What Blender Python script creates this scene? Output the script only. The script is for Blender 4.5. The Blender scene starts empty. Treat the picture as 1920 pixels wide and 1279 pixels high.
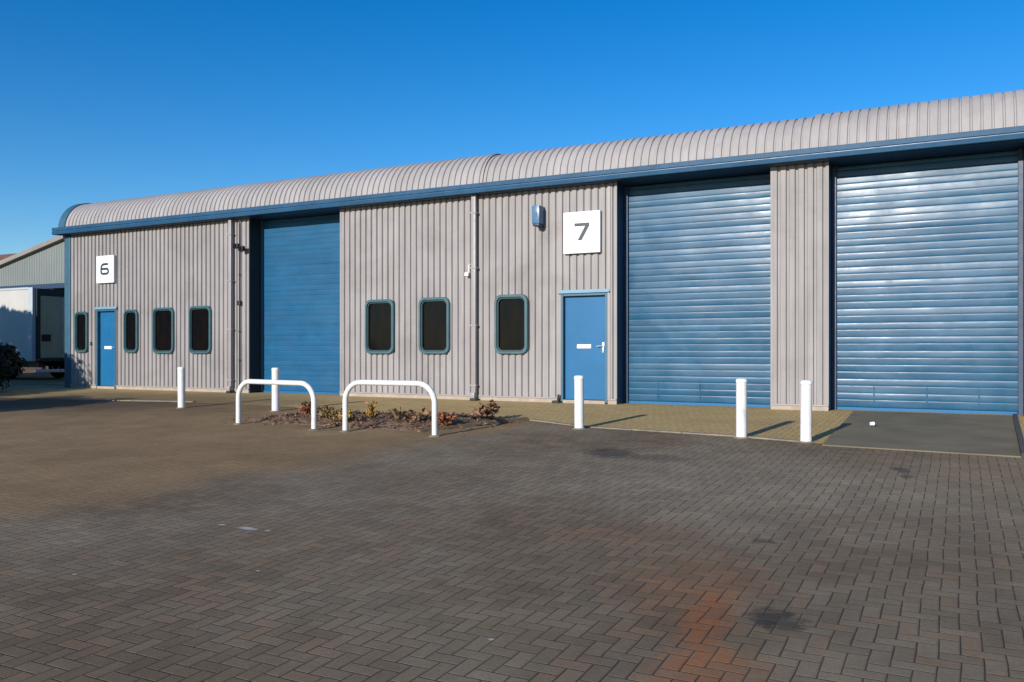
import bpy, bmesh, math, random
from math import sin, cos, pi, radians, floor
from mathutils import Vector, Matrix, noise as mnoise

scn = bpy.context.scene
col = scn.collection

# ------------------------------------------------------------------ camera
cam_d = bpy.data.cameras.new('camera')
cam = bpy.data.objects.new('camera', cam_d)
col.objects.link(cam)
cam.location = (0.0, -15.5, 1.035)
cam.rotation_euler = (radians(90), 0, radians(27.69))
cam_d.sensor_width = 36.0
cam_d.lens = 29.99
cam_d.shift_y = 0.00965
cam_d.clip_start = 0.05
cam_d.clip_end = 3000
scn.camera = cam

# ------------------------------------------------------------------ sky and sun
SUN_EL, SUN_AZ = radians(18.0), radians(7.0)      # light travels towards the facade and a little to the right
world = bpy.data.worlds.new('World')
scn.world = world
world.use_nodes = True
wt = world.node_tree
wt.nodes.clear()
sky = wt.nodes.new('ShaderNodeTexSky')
sky.sky_type = 'NISHITA'
sky.sun_disc = False
sky.sun_elevation = SUN_EL
sky.sun_rotation = pi + SUN_AZ
sky.altitude = 0
sky.air_density = 1.0
sky.dust_density = 0.1
sky.ozone_density = 4.0
hs = wt.nodes.new('ShaderNodeHueSaturation')
hs.inputs['Hue'].default_value = 0.506
hs.inputs['Saturation'].default_value = 1.34
bg = wt.nodes.new('ShaderNodeBackground')
bg.inputs['Strength'].default_value = 0.122
wo = wt.nodes.new('ShaderNodeOutputWorld')
wt.links.new(sky.outputs[0], hs.inputs['Color'])
wt.links.new(hs.outputs[0], bg.inputs['Color'])
wt.links.new(bg.outputs[0], wo.inputs['Surface'])

sun_d = bpy.data.lights.new('sun', 'SUN')
sun_d.energy = 4.4
sun_d.angle = radians(0.5)
sun_d.color = (1.0, 0.94, 0.87)
sun = bpy.data.objects.new('sun', sun_d)
col.objects.link(sun)
sun.rotation_euler = Vector((sin(SUN_AZ)*cos(SUN_EL), cos(SUN_AZ)*cos(SUN_EL), -sin(SUN_EL))).to_track_quat('-Z', 'Y').to_euler()

scn.view_settings.view_transform = 'Standard'
scn.view_settings.look = 'None'
scn.view_settings.exposure = 0.3
scn.view_settings.gamma = 1.0

SLOPE = 0.03
def gz(y):
    if y >= 0: return 0.0
    return SLOPE*max(y, -25.0)

# ------------------------------------------------------------------ helpers
class MB:
    def __init__(s): s.v = []; s.f = []
    def add(s, vs, fs):
        n = len(s.v); s.v += [tuple(v) for v in vs]; s.f += [tuple(i+n for i in f) for f in fs]
    def quad(s, a, b, c, d): s.add([a, b, c, d], [(0, 1, 2, 3)])
    def box(s, x0, x1, y0, y1, z0, z1, bev=0.0):
        bm = bmesh.new()
        bmesh.ops.create_cube(bm, size=1.0)
        for v in bm.verts:
            v.co = Vector(((x0+x1)/2+v.co.x*(x1-x0), (y0+y1)/2+v.co.y*(y1-y0), (z0+z1)/2+v.co.z*(z1-z0)))
        if bev > 0:
            bmesh.ops.bevel(bm, geom=list(bm.edges), offset=bev, segments=2, profile=0.5, affect='EDGES')
        s.bm(bm)
    def bm(s, bm, mat=None):
        bm.verts.index_update()
        s.add([(mat @ v.co if mat else v.co) for v in bm.verts], [[v.index for v in f.verts] for f in bm.faces])
        bm.free()
    def tube(s, pts, r, n=12, cap=True, rad=None):
        pts = [Vector(p) for p in pts]
        rings = []
        prev = None
        for i, p in enumerate(pts):
            t = (pts[min(i+1, len(pts)-1)]-pts[max(i-1, 0)]).normalized()
            if prev is None:
                a = t.orthogonal().normalized()
            else:
                a = (prev - t*prev.dot(t)).normalized()
            prev = a
            b = t.cross(a)
            rr = rad[i] if rad else r
            rings.append([p+(a*cos(2*pi*k/n)+b*sin(2*pi*k/n))*rr for k in range(n)])
        vs = [v for ring in rings for v in ring]
        fs = []
        for i in range(len(rings)-1):
            for k in range(n):
                fs.append((i*n+k, i*n+(k+1) % n, (i+1)*n+(k+1) % n, (i+1)*n+k))
        if cap:
            fs.append(tuple(range(n))[::-1])
            fs.append(tuple(range((len(rings)-1)*n, len(rings)*n)))
        s.add(vs, fs)
    def lathe(s, cx, cy, prof, n=24):
        vs = []; fs = []
        for (r, z) in prof:
            for k in range(n):
                vs.append((cx+r*cos(2*pi*k/n), cy+r*sin(2*pi*k/n), z))
        for i in range(len(prof)-1):
            for k in range(n):
                fs.append((i*n+k, i*n+(k+1) % n, (i+1)*n+(k+1) % n, (i+1)*n+k))
        fs.append(tuple(range(n))[::-1]); fs.append(tuple(range((len(prof)-1)*n, len(prof)*n)))
        s.add(vs, fs)
    def prism(s, poly, y0, y1):
        # polygon in x,z (counter-clockwise seen from -Y), extruded between y0 (front) and y1
        n = len(poly)
        vs = [(x, y0, z) for x, z in poly]+[(x, y1, z) for x, z in poly]
        fs = [tuple(range(n)), tuple(range(n, 2*n))[::-1]]
        for i in range(n):
            j = (i+1) % n
            fs.append((j, i, i+n, j+n))
        s.add(vs, fs)
    def islands(s):
        par = list(range(len(s.v)))
        def find(a):
            while par[a] != a: par[a] = par[par[a]]; a = par[a]
            return a
        for f in s.f:
            for q in f[1:]: par[find(q)] = find(f[0])
        groups = {}
        for f in s.f: groups.setdefault(find(f[0]), []).append(f)
        res = []
        for fs in groups.values():
            idx = sorted({i for f in fs for i in f}); m = {i: k for k, i in enumerate(idx)}
            b = MB(); b.v = [s.v[i] for i in idx]; b.f = [tuple(m[i] for i in f) for f in fs]; res.append(b)
        return res
    def build(s, name, mat, parent=None, smooth=None, fix=True, loc=None):
        me = bpy.data.meshes.new(name)
        vs = s.v
        if loc is not None:
            vs = [(v[0]-loc[0], v[1]-loc[1], v[2]-loc[2]) for v in vs]
        me.from_pydata(vs, [], s.f)
        me.validate()
        if fix:
            bm = bmesh.new(); bm.from_mesh(me)
            bmesh.ops.recalc_face_normals(bm, faces=bm.faces)
            bm.to_mesh(me); bm.free()
        if smooth is not None:
            for p in me.polygons: p.use_smooth = True
            me.set_sharp_from_angle(angle=radians(smooth))
        if mat: me.materials.append(mat)
        o = bpy.data.objects.new(name, me)
        col.objects.link(o)
        if loc is not None: o.location = loc
        if parent: o.parent = parent
        return o

def tag(o, label=None, cat=None, group=None, kind=None):
    if label: o['label'] = label
    if cat: o['category'] = cat
    if group: o['group'] = group
    if kind: o['kind'] = kind
    return o

def empty(name, loc=(0, 0, 0), rz=0.0):
    o = bpy.data.objects.new(name, None)
    o.empty_display_size = 0.3
    o.location = loc; o.rotation_euler = (0, 0, rz)
    col.objects.link(o)
    return o

def copy_tree(o, parent=None):
    c = o.copy(); col.objects.link(c)
    if parent: c.parent = parent
    for ch in list(o.children): copy_tree(ch, c)
    return c

# ------------------------------------------------------------------ node helpers
class NT:
    def __init__(s, mat):
        mat.use_nodes = True
        s.t = mat.node_tree; s.t.nodes.clear()
        s.out = s.t.nodes.new('ShaderNodeOutputMaterial')
        s.b = s.t.nodes.new('ShaderNodeBsdfPrincipled')
        s.t.links.new(s.b.outputs[0], s.out.inputs['Surface'])
    def n(s, typ, **kw):
        nd = s.t.nodes.new(typ)
        for k, v in kw.items(): setattr(nd, k, v)
        return nd
    def l(s, a, b): s.t.links.new(a, b)
    def put(s, sock, v):
        if isinstance(v, bpy.types.NodeSocket): s.l(v, sock)
        elif v is not None: sock.default_value = v
    def m(s, op, a, b=None, c=None, clamp=False):
        nd = s.n('ShaderNodeMath', operation=op, use_clamp=clamp)
        s.put(nd.inputs[0], a); s.put(nd.inputs[1], b); s.put(nd.inputs[2], c)
        return nd.outputs[0]
    def pos(s): return s.n('ShaderNodeNewGeometry').outputs['Position']
    def mapv(s, vec, scale=(1, 1, 1), loc=(0, 0, 0), rot=(0, 0, 0)):
        nd = s.n('ShaderNodeMapping')
        s.l(vec, nd.inputs[0]); nd.inputs['Location'].default_value = loc
        nd.inputs['Rotation'].default_value = rot; nd.inputs['Scale'].default_value = scale
        return nd.outputs[0]
    def noise(s, vec, scale, detail=4, rough=0.55, dist=0.0):
        nd = s.n('ShaderNodeTexNoise')
        s.l(vec, nd.inputs['Vector']); nd.inputs['Scale'].default_value = scale
        nd.inputs['Detail'].default_value = detail; nd.inputs['Roughness'].default_value = rough
        nd.inputs['Distortion'].default_value = dist
        return nd.outputs['Fac']
    def rng(s, v, a, b, c=0.0, d=1.0, smooth=False):
        nd = s.n('ShaderNodeMapRange')
        if smooth: nd.interpolation_type = 'SMOOTHSTEP'
        s.put(nd.inputs[0], v)
        for i, x in enumerate((a, b, c, d)): s.put(nd.inputs[i+1], x)
        return nd.outputs[0]
    def mix(s, f, a, b, mode='MIX'):
        nd = s.n('ShaderNodeMix', data_type='RGBA', blend_type=mode)
        s.put(nd.inputs[0], f)
        for i, x in ((6, a), (7, b)):
            if isinstance(x, tuple) and len(x) == 3: x = (*x, 1)
            s.put(nd.inputs[i], x)
        return nd.outputs[2]
    def scale(s, c, f):
        nd = s.n('ShaderNodeVectorMath', operation='SCALE')
        if isinstance(c, tuple): nd.inputs[0].default_value = c[:3]
        else: s.l(c, nd.inputs[0])
        s.put(nd.inputs['Scale'], f)
        return nd.outputs[0]
    def bump(s, h, strength=0.3, dist=0.01):
        nd = s.n('ShaderNodeBump')
        s.put(nd.inputs['Height'], h); nd.inputs['Strength'].default_value = strength; nd.inputs['Distance'].default_value = dist
        s.l(nd.outputs[0], s.b.inputs['Normal'])

def lin(r, g, b):
    f = lambda c: ((c/255+0.055)/1.055)**2.4 if c > 10 else c/255/12.92
    return (f(r), f(g), f(b))

def paint(name, c, rough=0.5, var=0.12, scale=3.0, streak=0.0, metal=0.0, bump=0.0, grime=None, spec=0.5, bscale=40.0, sheets=0.0):
    mat = bpy.data.materials.new(name)
    t = NT(mat)
    p = t.pos()
    f = t.rng(t.noise(p, scale, 5), 0.3, 0.7, 1-var, 1+var)
    if streak:
        sv = t.mapv(p, (5, 5, 0.35))
        f = t.m('MULTIPLY', f, t.rng(t.noise(sv, 2.0, 4, 0.6), 0.3, 0.7, 1-streak, 1+streak*0.5))
    if sheets:
        sx = t.n('ShaderNodeSeparateXYZ'); t.l(p, sx.inputs[0])
        wn = t.n('ShaderNodeTexWhiteNoise', noise_dimensions='1D'); t.l(t.m('FLOOR', t.m('DIVIDE', sx.outputs[0], 0.912)), wn.inputs['W'])
        f = t.m('MULTIPLY', f, t.rng(wn.outputs['Value'], 0, 1, 1-sheets, 1+sheets))
    cc = t.scale(c, f)
    if grime:
        gcol, a, b = grime
        cc = t.mix(t.rng(t.noise(p, scale*0.6, 6, 0.65, 0.4), a, b, 0, 0.7), cc, gcol)
    t.l(cc, t.b.inputs['Base Color'])
    rr = t.rng(t.noise(p, scale*4, 3), 0.3, 0.7, max(0.02, rough-0.06), min(1, rough+0.06))
    t.l(rr, t.b.inputs['Roughness'])
    t.b.inputs['Metallic'].default_value = metal
    t.b.inputs['Specular IOR Level'].default_value = spec
    if bump: t.bump(t.noise(p, bscale, 4), bump, 0.01)
    return mat

M = {}
M['clad'] = paint('cladding_paint', (0.300, 0.278, 0.270), 0.6, 0.07, 1.2, streak=0.15, sheets=0.05, spec=0.25, grime=((0.19, 0.175, 0.16), 0.52, 0.78))
M['roofclad'] = paint('roof_paint', (0.335, 0.312, 0.300), 0.6, 0.07, 1.5, streak=0.08, sheets=0.04, spec=0.25)
M['blue_gutter'] = paint('gutter_blue', (0.020, 0.082, 0.16), 0.4, 0.12, 1.5)
M['blue_dark'] = paint('jamb_navy', (0.012, 0.038, 0.085), 0.5, 0.15, 2)
M['blue_door'] = paint('door_blue', (0.009, 0.118, 0.265), 0.45, 0.06, 2, spec=0.3)
M['trim_teal'] = paint('trim_teal', (0.035, 0.105, 0.155), 0.45, 0.1, 2)
M['frame_pale'] = paint('frame_pale', (0.16, 0.29, 0.38), 0.45, 0.1, 4)
M['win_frame'] = paint('window_teal', (0.042, 0.108, 0.125), 0.4, 0.12, 6)
M['win_gasket'] = paint('gasket_green', (0.012, 0.045, 0.05), 0.5, 0.12, 6)
M['white'] = paint('white_paint', (0.78, 0.78, 0.76), 0.5, 0.04, 5, grime=((0.5, 0.5, 0.47), 0.62, 0.85))
M['white_worn'] = paint('worn_white_paint', (0.70, 0.69, 0.66), 0.5, 0.06, 7, streak=0.05, grime=((0.33, 0.31, 0.27), 0.56, 0.74))
M['white_sign'] = paint('sign_white', (0.74, 0.76, 0.75), 0.45, 0.02, 5)
M['digit'] = paint('digit_grey', (0.02, 0.035, 0.045), 0.5, 0.05, 5)
M['black'] = paint('black_plastic', (0.012, 0.012, 0.012), 0.5, 0.1, 5)
M['lining'] = paint('black_lining', (0.015, 0.014, 0.014), 0.7, 0.1, 5)
M['pipe'] = paint('pipe_grey', (0.285, 0.262, 0.252), 0.45, 0.06, 3)
M['conc'] = paint('plinth_concrete', (0.36, 0.30, 0.235), 0.85, 0.18, 5, bump=0.3)
M['kerbc'] = paint('kerb_concrete', (0.23, 0.195, 0.14), 0.9, 0.25, 6, bump=0.3, grime=((0.10, 0.09, 0.05), 0.5, 0.7))
M['steel'] = paint('bright_steel', (0.75, 0.76, 0.77), 0.3, 0.05, 5, metal=0.6)
M['alarm'] = paint('alarm_blue', (0.06, 0.155, 0.27), 0.35, 0.05, 4)
M['wood'] = paint('old_timber', (0.17, 0.115, 0.07), 0.85, 0.3, 6, bump=0.4)

def shutter_mat(name, c, rough, fade):
    mat = bpy.data.materials.new(name); t = NT(mat); p = t.pos()
    f = t.rng(t.noise(t.mapv(p, (0.5, 0.5, 3.0)), 2.0, 4), 0.3, 0.7, 0.86, 1.12)
    cc = t.scale(c, f)
    chalk = t.rng(t.noise(p, 1.6, 5, 0.6, 0.5), 0.48, 0.8, 0.0, fade)
    cc = t.mix(chalk, cc, (0.09, 0.22, 0.34))
    t.l(cc, t.b.inputs['Base Color'])
    t.l(t.rng(t.noise(p, 2.3, 5, 0.6, 0.3), 0.3, 0.75, rough-0.05, rough+0.12), t.b.inputs['Roughness'])
    t.b.inputs['Specular IOR Level'].default_value = 0.33
    t.bump(t.noise(t.mapv(p, (1, 1, 6)), 5.0, 3), 0.12, 0.004)
    return mat
M['shutter'] = shutter_mat('shutter_blue', (0.004, 0.068, 0.138), 0.31, 0.22)
M['shutter_matt'] = shutter_mat('shutter_blue_matt', (0.006, 0.084, 0.18), 0.42, 0.06)

def glass_mat():
    mat = bpy.data.materials.new('dark_glass'); t = NT(mat); p = t.pos()
    c = t.mix(t.rng(t.noise(t.mapv(p, (3, 3, 1)), 2.0, 3), 0.4, 0.7), (0.004, 0.005, 0.006), (0.009, 0.006, 0.006))
    t.l(c, t.b.inputs['Base Color'])
    t.b.inputs['Roughness'].default_value = 0.08
    t.b.inputs['Specular IOR Level'].default_value = 0.12
    return mat
M['glass'] = glass_mat()

def leafmat(name, c1, c2, rough=0.6):
    mat = bpy.data.materials.new(name); t = NT(mat); p = t.pos()
    r = t.n('ShaderNodeNewGeometry').outputs['Random Per Island']
    c = t.mix(t.m('ADD', t.m('MULTIPLY', r, 0.6), t.m('MULTIPLY', t.noise(p, 6, 3), 0.4)), c1, c2)
    t.l(c, t.b.inputs['Base Color'])
    t.b.inputs['Roughness'].default_value = rough
    t.b.inputs['Specular IOR Level'].default_value = 0.25
    return mat
M['leaf'] = leafmat('evergreen_leaf', (0.008, 0.011, 0.006), (0.022, 0.030, 0.014))
M['leaf_green'] = leafmat('weed_leaf', (0.11, 0.085, 0.03), (0.25, 0.175, 0.075))
M['leaf_orange'] = leafmat('autumn_leaf', (0.18, 0.055, 0.025), (0.36, 0.15, 0.075))
M['leaf_yellow'] = leafmat('yellow_leaf', (0.26, 0.14, 0.03), (0.45, 0.28, 0.06))
M['leaf_dead'] = leafmat('dead_leaf', (0.08, 0.04, 0.022), (0.32, 0.19, 0.105))
M['bark'] = paint('bark', (0.06, 0.045, 0.03), 0.9, 0.3, 8, bump=0.5)

# ---- block paving: 90 degree herringbone, blocks W x 2W
W_BLK = 0.090
def herringbone(t, p):
    sx = t.n('ShaderNodeSeparateXYZ'); t.l(p, sx.inputs[0])
    # slight waviness so the joints are not ruler-straight
    wob = t.m('MULTIPLY', t.m('SUBTRACT', t.noise(p, 1.3, 2), 0.5), 0.035)
    wob2 = t.m('MULTIPLY', t.m('SUBTRACT', t.noise(t.mapv(p, loc=(7, 3, 1)), 1.3, 2), 0.5), 0.035)
    u = t.m('DIVIDE', t.m('ADD', sx.outputs[0], wob), W_BLK); v = t.m('DIVIDE', t.m('ADD', sx.outputs[1], wob2), W_BLK)
    i = t.m('FLOOR', u); j = t.m('FLOOR', v)
    fx = t.m('SUBTRACT', u, i); fy = t.m('SUBTRACT', v, j)
    k = t.m('FLOORED_MODULO', t.m('SUBTRACT', i, j), 4.0)
    eq = lambda n: t.m('COMPARE', k, float(n), 0.25)
    k0, k1, k2, k3 = eq(0), eq(1), eq(2), eq(3)
    L = t.m('MULTIPLY_ADD', k1, 9.0, fx)
    R = t.m('MULTIPLY_ADD', k0, 9.0, t.m('SUBTRACT', 1.0, fx))
    B = t.m('MULTIPLY_ADD', k2, 9.0, fy)
    T = t.m('MULTIPLY_ADD', k3, 9.0, t.m('SUBTRACT', 1.0, fy))
    d = t.m('MINIMUM', t.m('MINIMUM', L, R), t.m('MULTIPLY', t.m('MINIMUM', B, T), 1.7))
    bi = t.m('SUBTRACT', i, k1); bj = t.m('SUBTRACT', j, k2)
    cb = t.n('ShaderNodeCombineXYZ'); t.l(bi, cb.inputs[0]); t.l(bj, cb.inputs[1])
    wn = t.n('ShaderNodeTexWhiteNoise', noise_dimensions='2D'); t.l(cb.outputs[0], wn.inputs['Vector'])
    sc = t.n('ShaderNodeSeparateColor'); t.l(wn.outputs['Color'], sc.inputs[0])
    tl = t.m('ADD', t.m('MULTIPLY', t.m('SUBTRACT', sc.outputs[0], 0.5), fx), t.m('MULTIPLY', t.m('SUBTRACT', sc.outputs[1], 0.5), fy))
    return d, wn.outputs['Value'], tl, sx.outputs[0], sx.outputs[1]

def blob(t, p, cx, cy, rx, ry, rot=0.0, namp=0.5, nscale=4.0, soft=0.5):
    q = t.mapv(t.mapv(p, loc=(-cx, -cy, 0)), scale=(1, 1, 0), rot=(0, 0, -rot))
    q = t.mapv(q, scale=(1/rx, 1/ry, 0))
    ln = t.n('ShaderNodeVectorMath', operation='LENGTH'); t.l(q, ln.inputs[0])
    dd = t.m('ADD', ln.outputs['Value'], t.m('MULTIPLY', t.m('SUBTRACT', t.noise(p, nscale, 5, 0.65), 0.5), namp*2))
    return t.rng(dd, 1.0-soft, 1.0+soft*0.3, 1.0, 0.0, smooth=True)

def paving_mat(name, apron=False):
    mat = bpy.data.materials.new(name); t = NT(mat); p = t.pos()
    d, rnd, tilt, px, py = herringbone(t, p)
    big = t.noise(p, 0.45, 5, 0.6); mid = t.noise(p, 2.2, 5, 0.6); fine = t.noise(p, 55, 4, 0.7)
    if not apron:
        grey = t.mix(t.rng(rnd, 0, 1), (0.140, 0.095, 0.053), (0.188, 0.131, 0.076))
        grey = t.mix(t.rng(big, 0.42, 0.62), grey, t.mix(rnd, (0.190, 0.147, 0.092), (0.245, 0.190, 0.122)))
        purple = t.m('MULTIPLY', t.rng(rnd, 0.80, 0.95), 0.55)
        grey = t.mix(purple, grey, (0.20, 0.122, 0.066))
        c_w = t.mix(rnd, (0.235, 0.186, 0.122), (0.292, 0.233, 0.156))
        grey = t.mix(t.m('MULTIPLY', blob(t, p, -1.8, -7.2, 4.2, 2.4, 0.15, 0.5, 0.7, 0.9), 0.75), grey, c_w)
        # mossy, muddy drive on the left of the yard
        edge = t.m('ADD', t.m('MULTIPLY', t.m('ADD', px, t.m('MULTIPLY', py, -0.13)), -1.0), t.m('MULTIPLY', t.m('SUBTRACT', t.noise(p, 0.8, 5, 0.6), 0.5), 1.4))
        m1 = t.rng(edge, 4.9, 6.0, smooth=True)
        brown = t.mix(t.rng(t.noise(p, 0.7, 5), 0.3, 0.7), (0.232, 0.143, 0.060), (0.312, 0.197, 0.086))
        c = t.mix(t.m('MULTIPLY', m1, 0.82), grey, brown)
        c = t.mix(t.m('MULTIPLY', blob(t, p, -18.5, -3.3, 6.8, 2.6, 0.05, 0.35, 0.9, 0.8), 0.85), c, (0.06, 0.038, 0.02))  # dark dirt, its colour deepened to carry the shade at far left
        # brown wash in front of the ramp plate
        m2 = t.m('MULTIPLY', blob(t, p, 0.3, -6.0, 1.6, 2.2, 0, 0.5, 1.2, 0.9), 0.45)
        c = t.mix(m2, c, (0.26, 0.185, 0.105))
        # rust bleed
        for (cx, cy, rx, ry, a, s) in ((-1.14, -11.2, 0.15, 0.62, 0.15, 0.85), (-1.35, -10.6, 0.45, 0.8, 0.1, 0.30), (-0.98, -11.9, 0.28, 0.45, 0, 0.75), (-2.0, -9.6, 0.8, 0.6, 0.3, 0.14)):
            c = t.mix(t.m('MULTIPLY', blob(t, p, cx, cy, rx, ry, a, 0.75, 9.0, 0.75), t.m('MULTIPLY', t.rng(rnd, 0, 1, 0.6, 1.1), s)), c, (0.30, 0.108, 0.035))
        # oil and soot spots
        for (cx, cy, rx, ry, a, s) in ((-0.83, -11.02, 0.15, 0.20, 0.5, 0.8), (-3.7, -5.95, 0.35, 0.45, 0.6, 0.75), (-3.1, -6.1, 0.6, 0.25, 0.0, 0.4), (-0.53, -5.95, 0.10, 0.22, 0.3, 0.7), (-0.46, -6.35, 0.07, 0.15, 0.0, 0.6), (-1.2, -9.45, 0.10, 0.08, 0, 0.5)):
            c = t.mix(t.m('MULTIPLY', blob(t, p, cx, cy, rx, ry, a, 0.95, 14.0, 0.5), t.m('MULTIPLY', t.rng(rnd, 0, 1, 0.6, 1.1), s)), c, (0.03, 0.027, 0.024))
        # pale splashes of dried paint
        for (cx, cy, rx, ry) in ((-4.81, -10.67, 0.10, 0.035), (-4.62, -10.66, 0.03, 0.02), (-5.1, -10.66, 0.05, 0.02), (-4.9, -12.05, 0.012, 0.015), (-3.9, -11.5, 0.012, 0.015), (-2.0, -11.9, 0.02, 0.015)):
            c = t.mix(t.m('MULTIPLY', blob(t, p, cx, cy, rx, ry, 0, 0.3, 20.0, 0.5), 0.75), c, (0.5, 0.5, 0.48))
    else:
        a = t.mix(rnd, (0.45, 0.30, 0.12), (0.56, 0.385, 0.17))
        c = t.mix(t.rng(mid, 0.35, 0.68), a, (0.43, 0.31, 0.12))
        c = t.mix(t.m('MULTIPLY', t.rng(t.noise(p, 1.1, 6, 0.65), 0.5, 0.72), 0.7), c, (0.31, 0.205, 0.11))
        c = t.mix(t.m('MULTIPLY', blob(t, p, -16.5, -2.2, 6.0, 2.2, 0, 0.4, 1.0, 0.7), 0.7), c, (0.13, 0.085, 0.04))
    c = t.scale(c, t.rng(mid, 0.25, 0.75, 0.80, 1.18))
    c = t.scale(c, t.rng(fine, 0.25, 0.75, 0.78, 1.2))
    jw = t.m('ADD', 0.022, t.m('MULTIPLY', t.noise(p, 7, 3), 0.075))
    joint = t.rng(d, t.m('MULTIPLY', jw, 0.35), jw, 1.0, 0.0, smooth=True)
    jcol = (0.035, 0.026, 0.018) if not apron else (0.095, 0.07, 0.025)
    jcol = t.mix(t.rng(t.noise(p, 1.7, 5, 0.65), 0.5, 0.75), jcol, (0.11, 0.09, 0.045))
    c = t.mix(t.m('MULTIPLY', joint, 0.9), c, jcol)
    t.l(c, t.b.inputs['Base Color'])
    t.b.inputs['Roughness'].default_value = 0.85
    t.b.inputs['Specular IOR Level'].default_value = 0.3
    h = t.m('ADD', t.m('MULTIPLY', t.rng(d, 0.0, 0.12), 1.0), t.m('ADD', t.m('MULTIPLY', fine, 0.16), t.m('ADD', t.m('MULTIPLY', rnd, 0.2), t.m('MULTIPLY', tilt, 0.55))))
    t.bump(h, 0.55, 0.006)
    return mat
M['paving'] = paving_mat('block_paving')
M['apron'] = paving_mat('apron_paving', True)

def soil_mat():
    mat = bpy.data.materials.new('soil'); t = NT(mat); p = t.pos()
    c = t.mix(t.rng(t.noise(p, 7, 6, 0.7), 0.3, 0.7), (0.10, 0.058, 0.035), (0.30, 0.185, 0.115))
    t.l(c, t.b.inputs['Base Color']); t.b.inputs['Roughness'].default_value = 0.95
    t.bump(t.noise(p, 30, 6, 0.7), 0.9, 0.03)
    return mat
M['soil'] = soil_mat()
M['plate'] = paint('ramp_plate', (0.165, 0.138, 0.088), 0.75, 0.22, 1.6, bump=0.2, grime=((0.21, 0.165, 0.095), 0.5, 0.75), spec=0.3)

# ================================================================== the ground
g = MB()
ys = [-400, -25, -12, -6, 0, 6, 40, 900]
xs = [-500, -60, -25, 0, 25, 400]
for y0, y1 in zip(ys[:-1], ys[1:]):
    for x0, x1 in zip(xs[:-1], xs[1:]):
        g.quad((x0, y0, gz(y0)), (x1, y0, gz(y0)), (x1, y1, gz(y1)), (x0, y1, gz(y1)))
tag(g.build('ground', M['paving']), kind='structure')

front = [(-24.5, -3.3), (-17.1, -2.80), (-15.4, -2.45), (-11.6, -2.6), (-10.4, -3.4), (-6.35, -3.1), (-6.1, -3.13), (-4.96, -3.62), (-2.67, -3.92), (-1.78, -4.16), (-1.5, -4.3), (0.62, -4.3), (5.0, -4.3)]
pv = MB()
n_ = len(front)
pv.add([(x, y, gz(y)+0.004) for x, y in front]+[(x, 0.0, 0.004) for x, y in front]+[(x, 0.7, 0.004) for x, y in front],
       [(i, i+1, i+1+n_, i+n_) for i in range(n_-1)]+[(i+n_, i+1+n_, i+1+2*n_, i+2*n_) for i in range(n_-1)])
tag(pv.build('pavement', M['apron']), kind='structure')

def strip(name, pts, w, h, mat):
    # a flush concrete edging with a slight upstand
    b = MB()
    for (xa, ya), (xb, yb) in zip(pts[:-1], pts[1:]):
        d = Vector((xb-xa, yb-ya)).normalized(); n = Vector((-d.y, d.x))*w/2
        L = math.hypot(xb-xa, yb-ya); k = max(1, round(L/0.9))
        for q in range(k):
            p0 = Vector((xa, ya)).lerp(Vector((xb, yb)), (q+0.006)/k); p1 = Vector((xa, ya)).lerp(Vector((xb, yb)), (q+0.994)/k)
            jit = random.Random(q*7+int(xa*10)).uniform(-0.003, 0.003)
            c = [(p0.x-n.x, p0.y-n.y), (p1.x-n.x, p1.y-n.y), (p1.x+n.x, p1.y+n.y), (p0.x+n.x, p0.y+n.y)]
            b.add([(x, y, gz(y)-0.05) for x, y in c]+[(x, y, gz(y)+h+jit) for x, y in c],
                  [(4, 5, 6, 7), (0, 1, 5, 4), (1, 2, 6, 5), (2, 3, 7, 6), (3, 0, 4, 7)])
    return tag(b.build(name, mat), kind='structure')
strip('kerb', [(-6.2, -3.06), (-4.96, -3.62), (-2.67, -3.92), (-1.78, -4.16)], 0.09, 0.016, M['kerbc'])
strip('kerb', [(-17.9, -2.95), (-17.1, -2.80), (-15.4, -2.45), (-14.6, -2.4)], 0.10, 0.02, M['kerbc'])

# ================================================================== the industrial building
BX0, BX1 = -22.17, 4.6
EAVE = 4.285
WB = 0.10
bld = empty('industrial_building', (-9.0, 0, 0))
tag(bld, 'long grey ribbed metal industrial unit with curved eaves, blue gutter and three blue roller shutters', 'building')
BL = (-9.0, 0, 0)
PIECES = {'edge_flashing', 'pipe_bracket', 'shutter_guide', 'jamb_lining', 'hinge', 'lath_joint', 'plinth', 'drip_flashing',
          'batten', 'clip', 'corner_post', 'rear_frame', 'chassis', 'recessed_wall', 'foot_collar', 'roof_slope'}
def part(mb, name, mat, parent=None, smooth=None, fix=True):
    """a part built in world coordinates, origin on the building (or on the parent part)"""
    if name in PIECES:
        for q in mb.islands():
            o = q.build(name, mat, None, smooth, fix, loc=BL); o.location = (0, 0, 0); o.parent = parent or bld
        return o
    o = mb.build(name, mat, None, smooth, fix, loc=BL)
    o.location = (0, 0, 0)
    o.parent = parent or bld
    return o

PITCH, FLAT, SL, DEP = 0.152, 0.088, 0.014, 0.036
def rib_profile(x0, x1, phase=0.0, flat=FLAT, sl=SL, dep=DEP):
    """list of (x, depth) of trapezoidal cladding; depth 0 = outer face"""
    inner = PITCH-flat-2*sl
    pts = []
    k = floor((x0-phase)/PITCH)-1
    while phase+k*PITCH < x1+PITCH:
        a = phase+k*PITCH
        for dx, dd in ((0, 0), (flat, 0), (flat+sl, dep), (flat+sl+inner, dep)):
            pts.append((a+dx, dd))
        k += 1
    def at(x):
        for (xa, da), (xb, db) in zip(pts[:-1], pts[1:]):
            if xa <= x <= xb: return da+(db-da)*(x-xa)/max(1e-9, xb-xa)
        return 0
    res = [(x0, at(x0))]+[q for q in pts if x0+1e-4 < q[0] < x1-1e-4]+[(x1, at(x1))]
    return res, at

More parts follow.
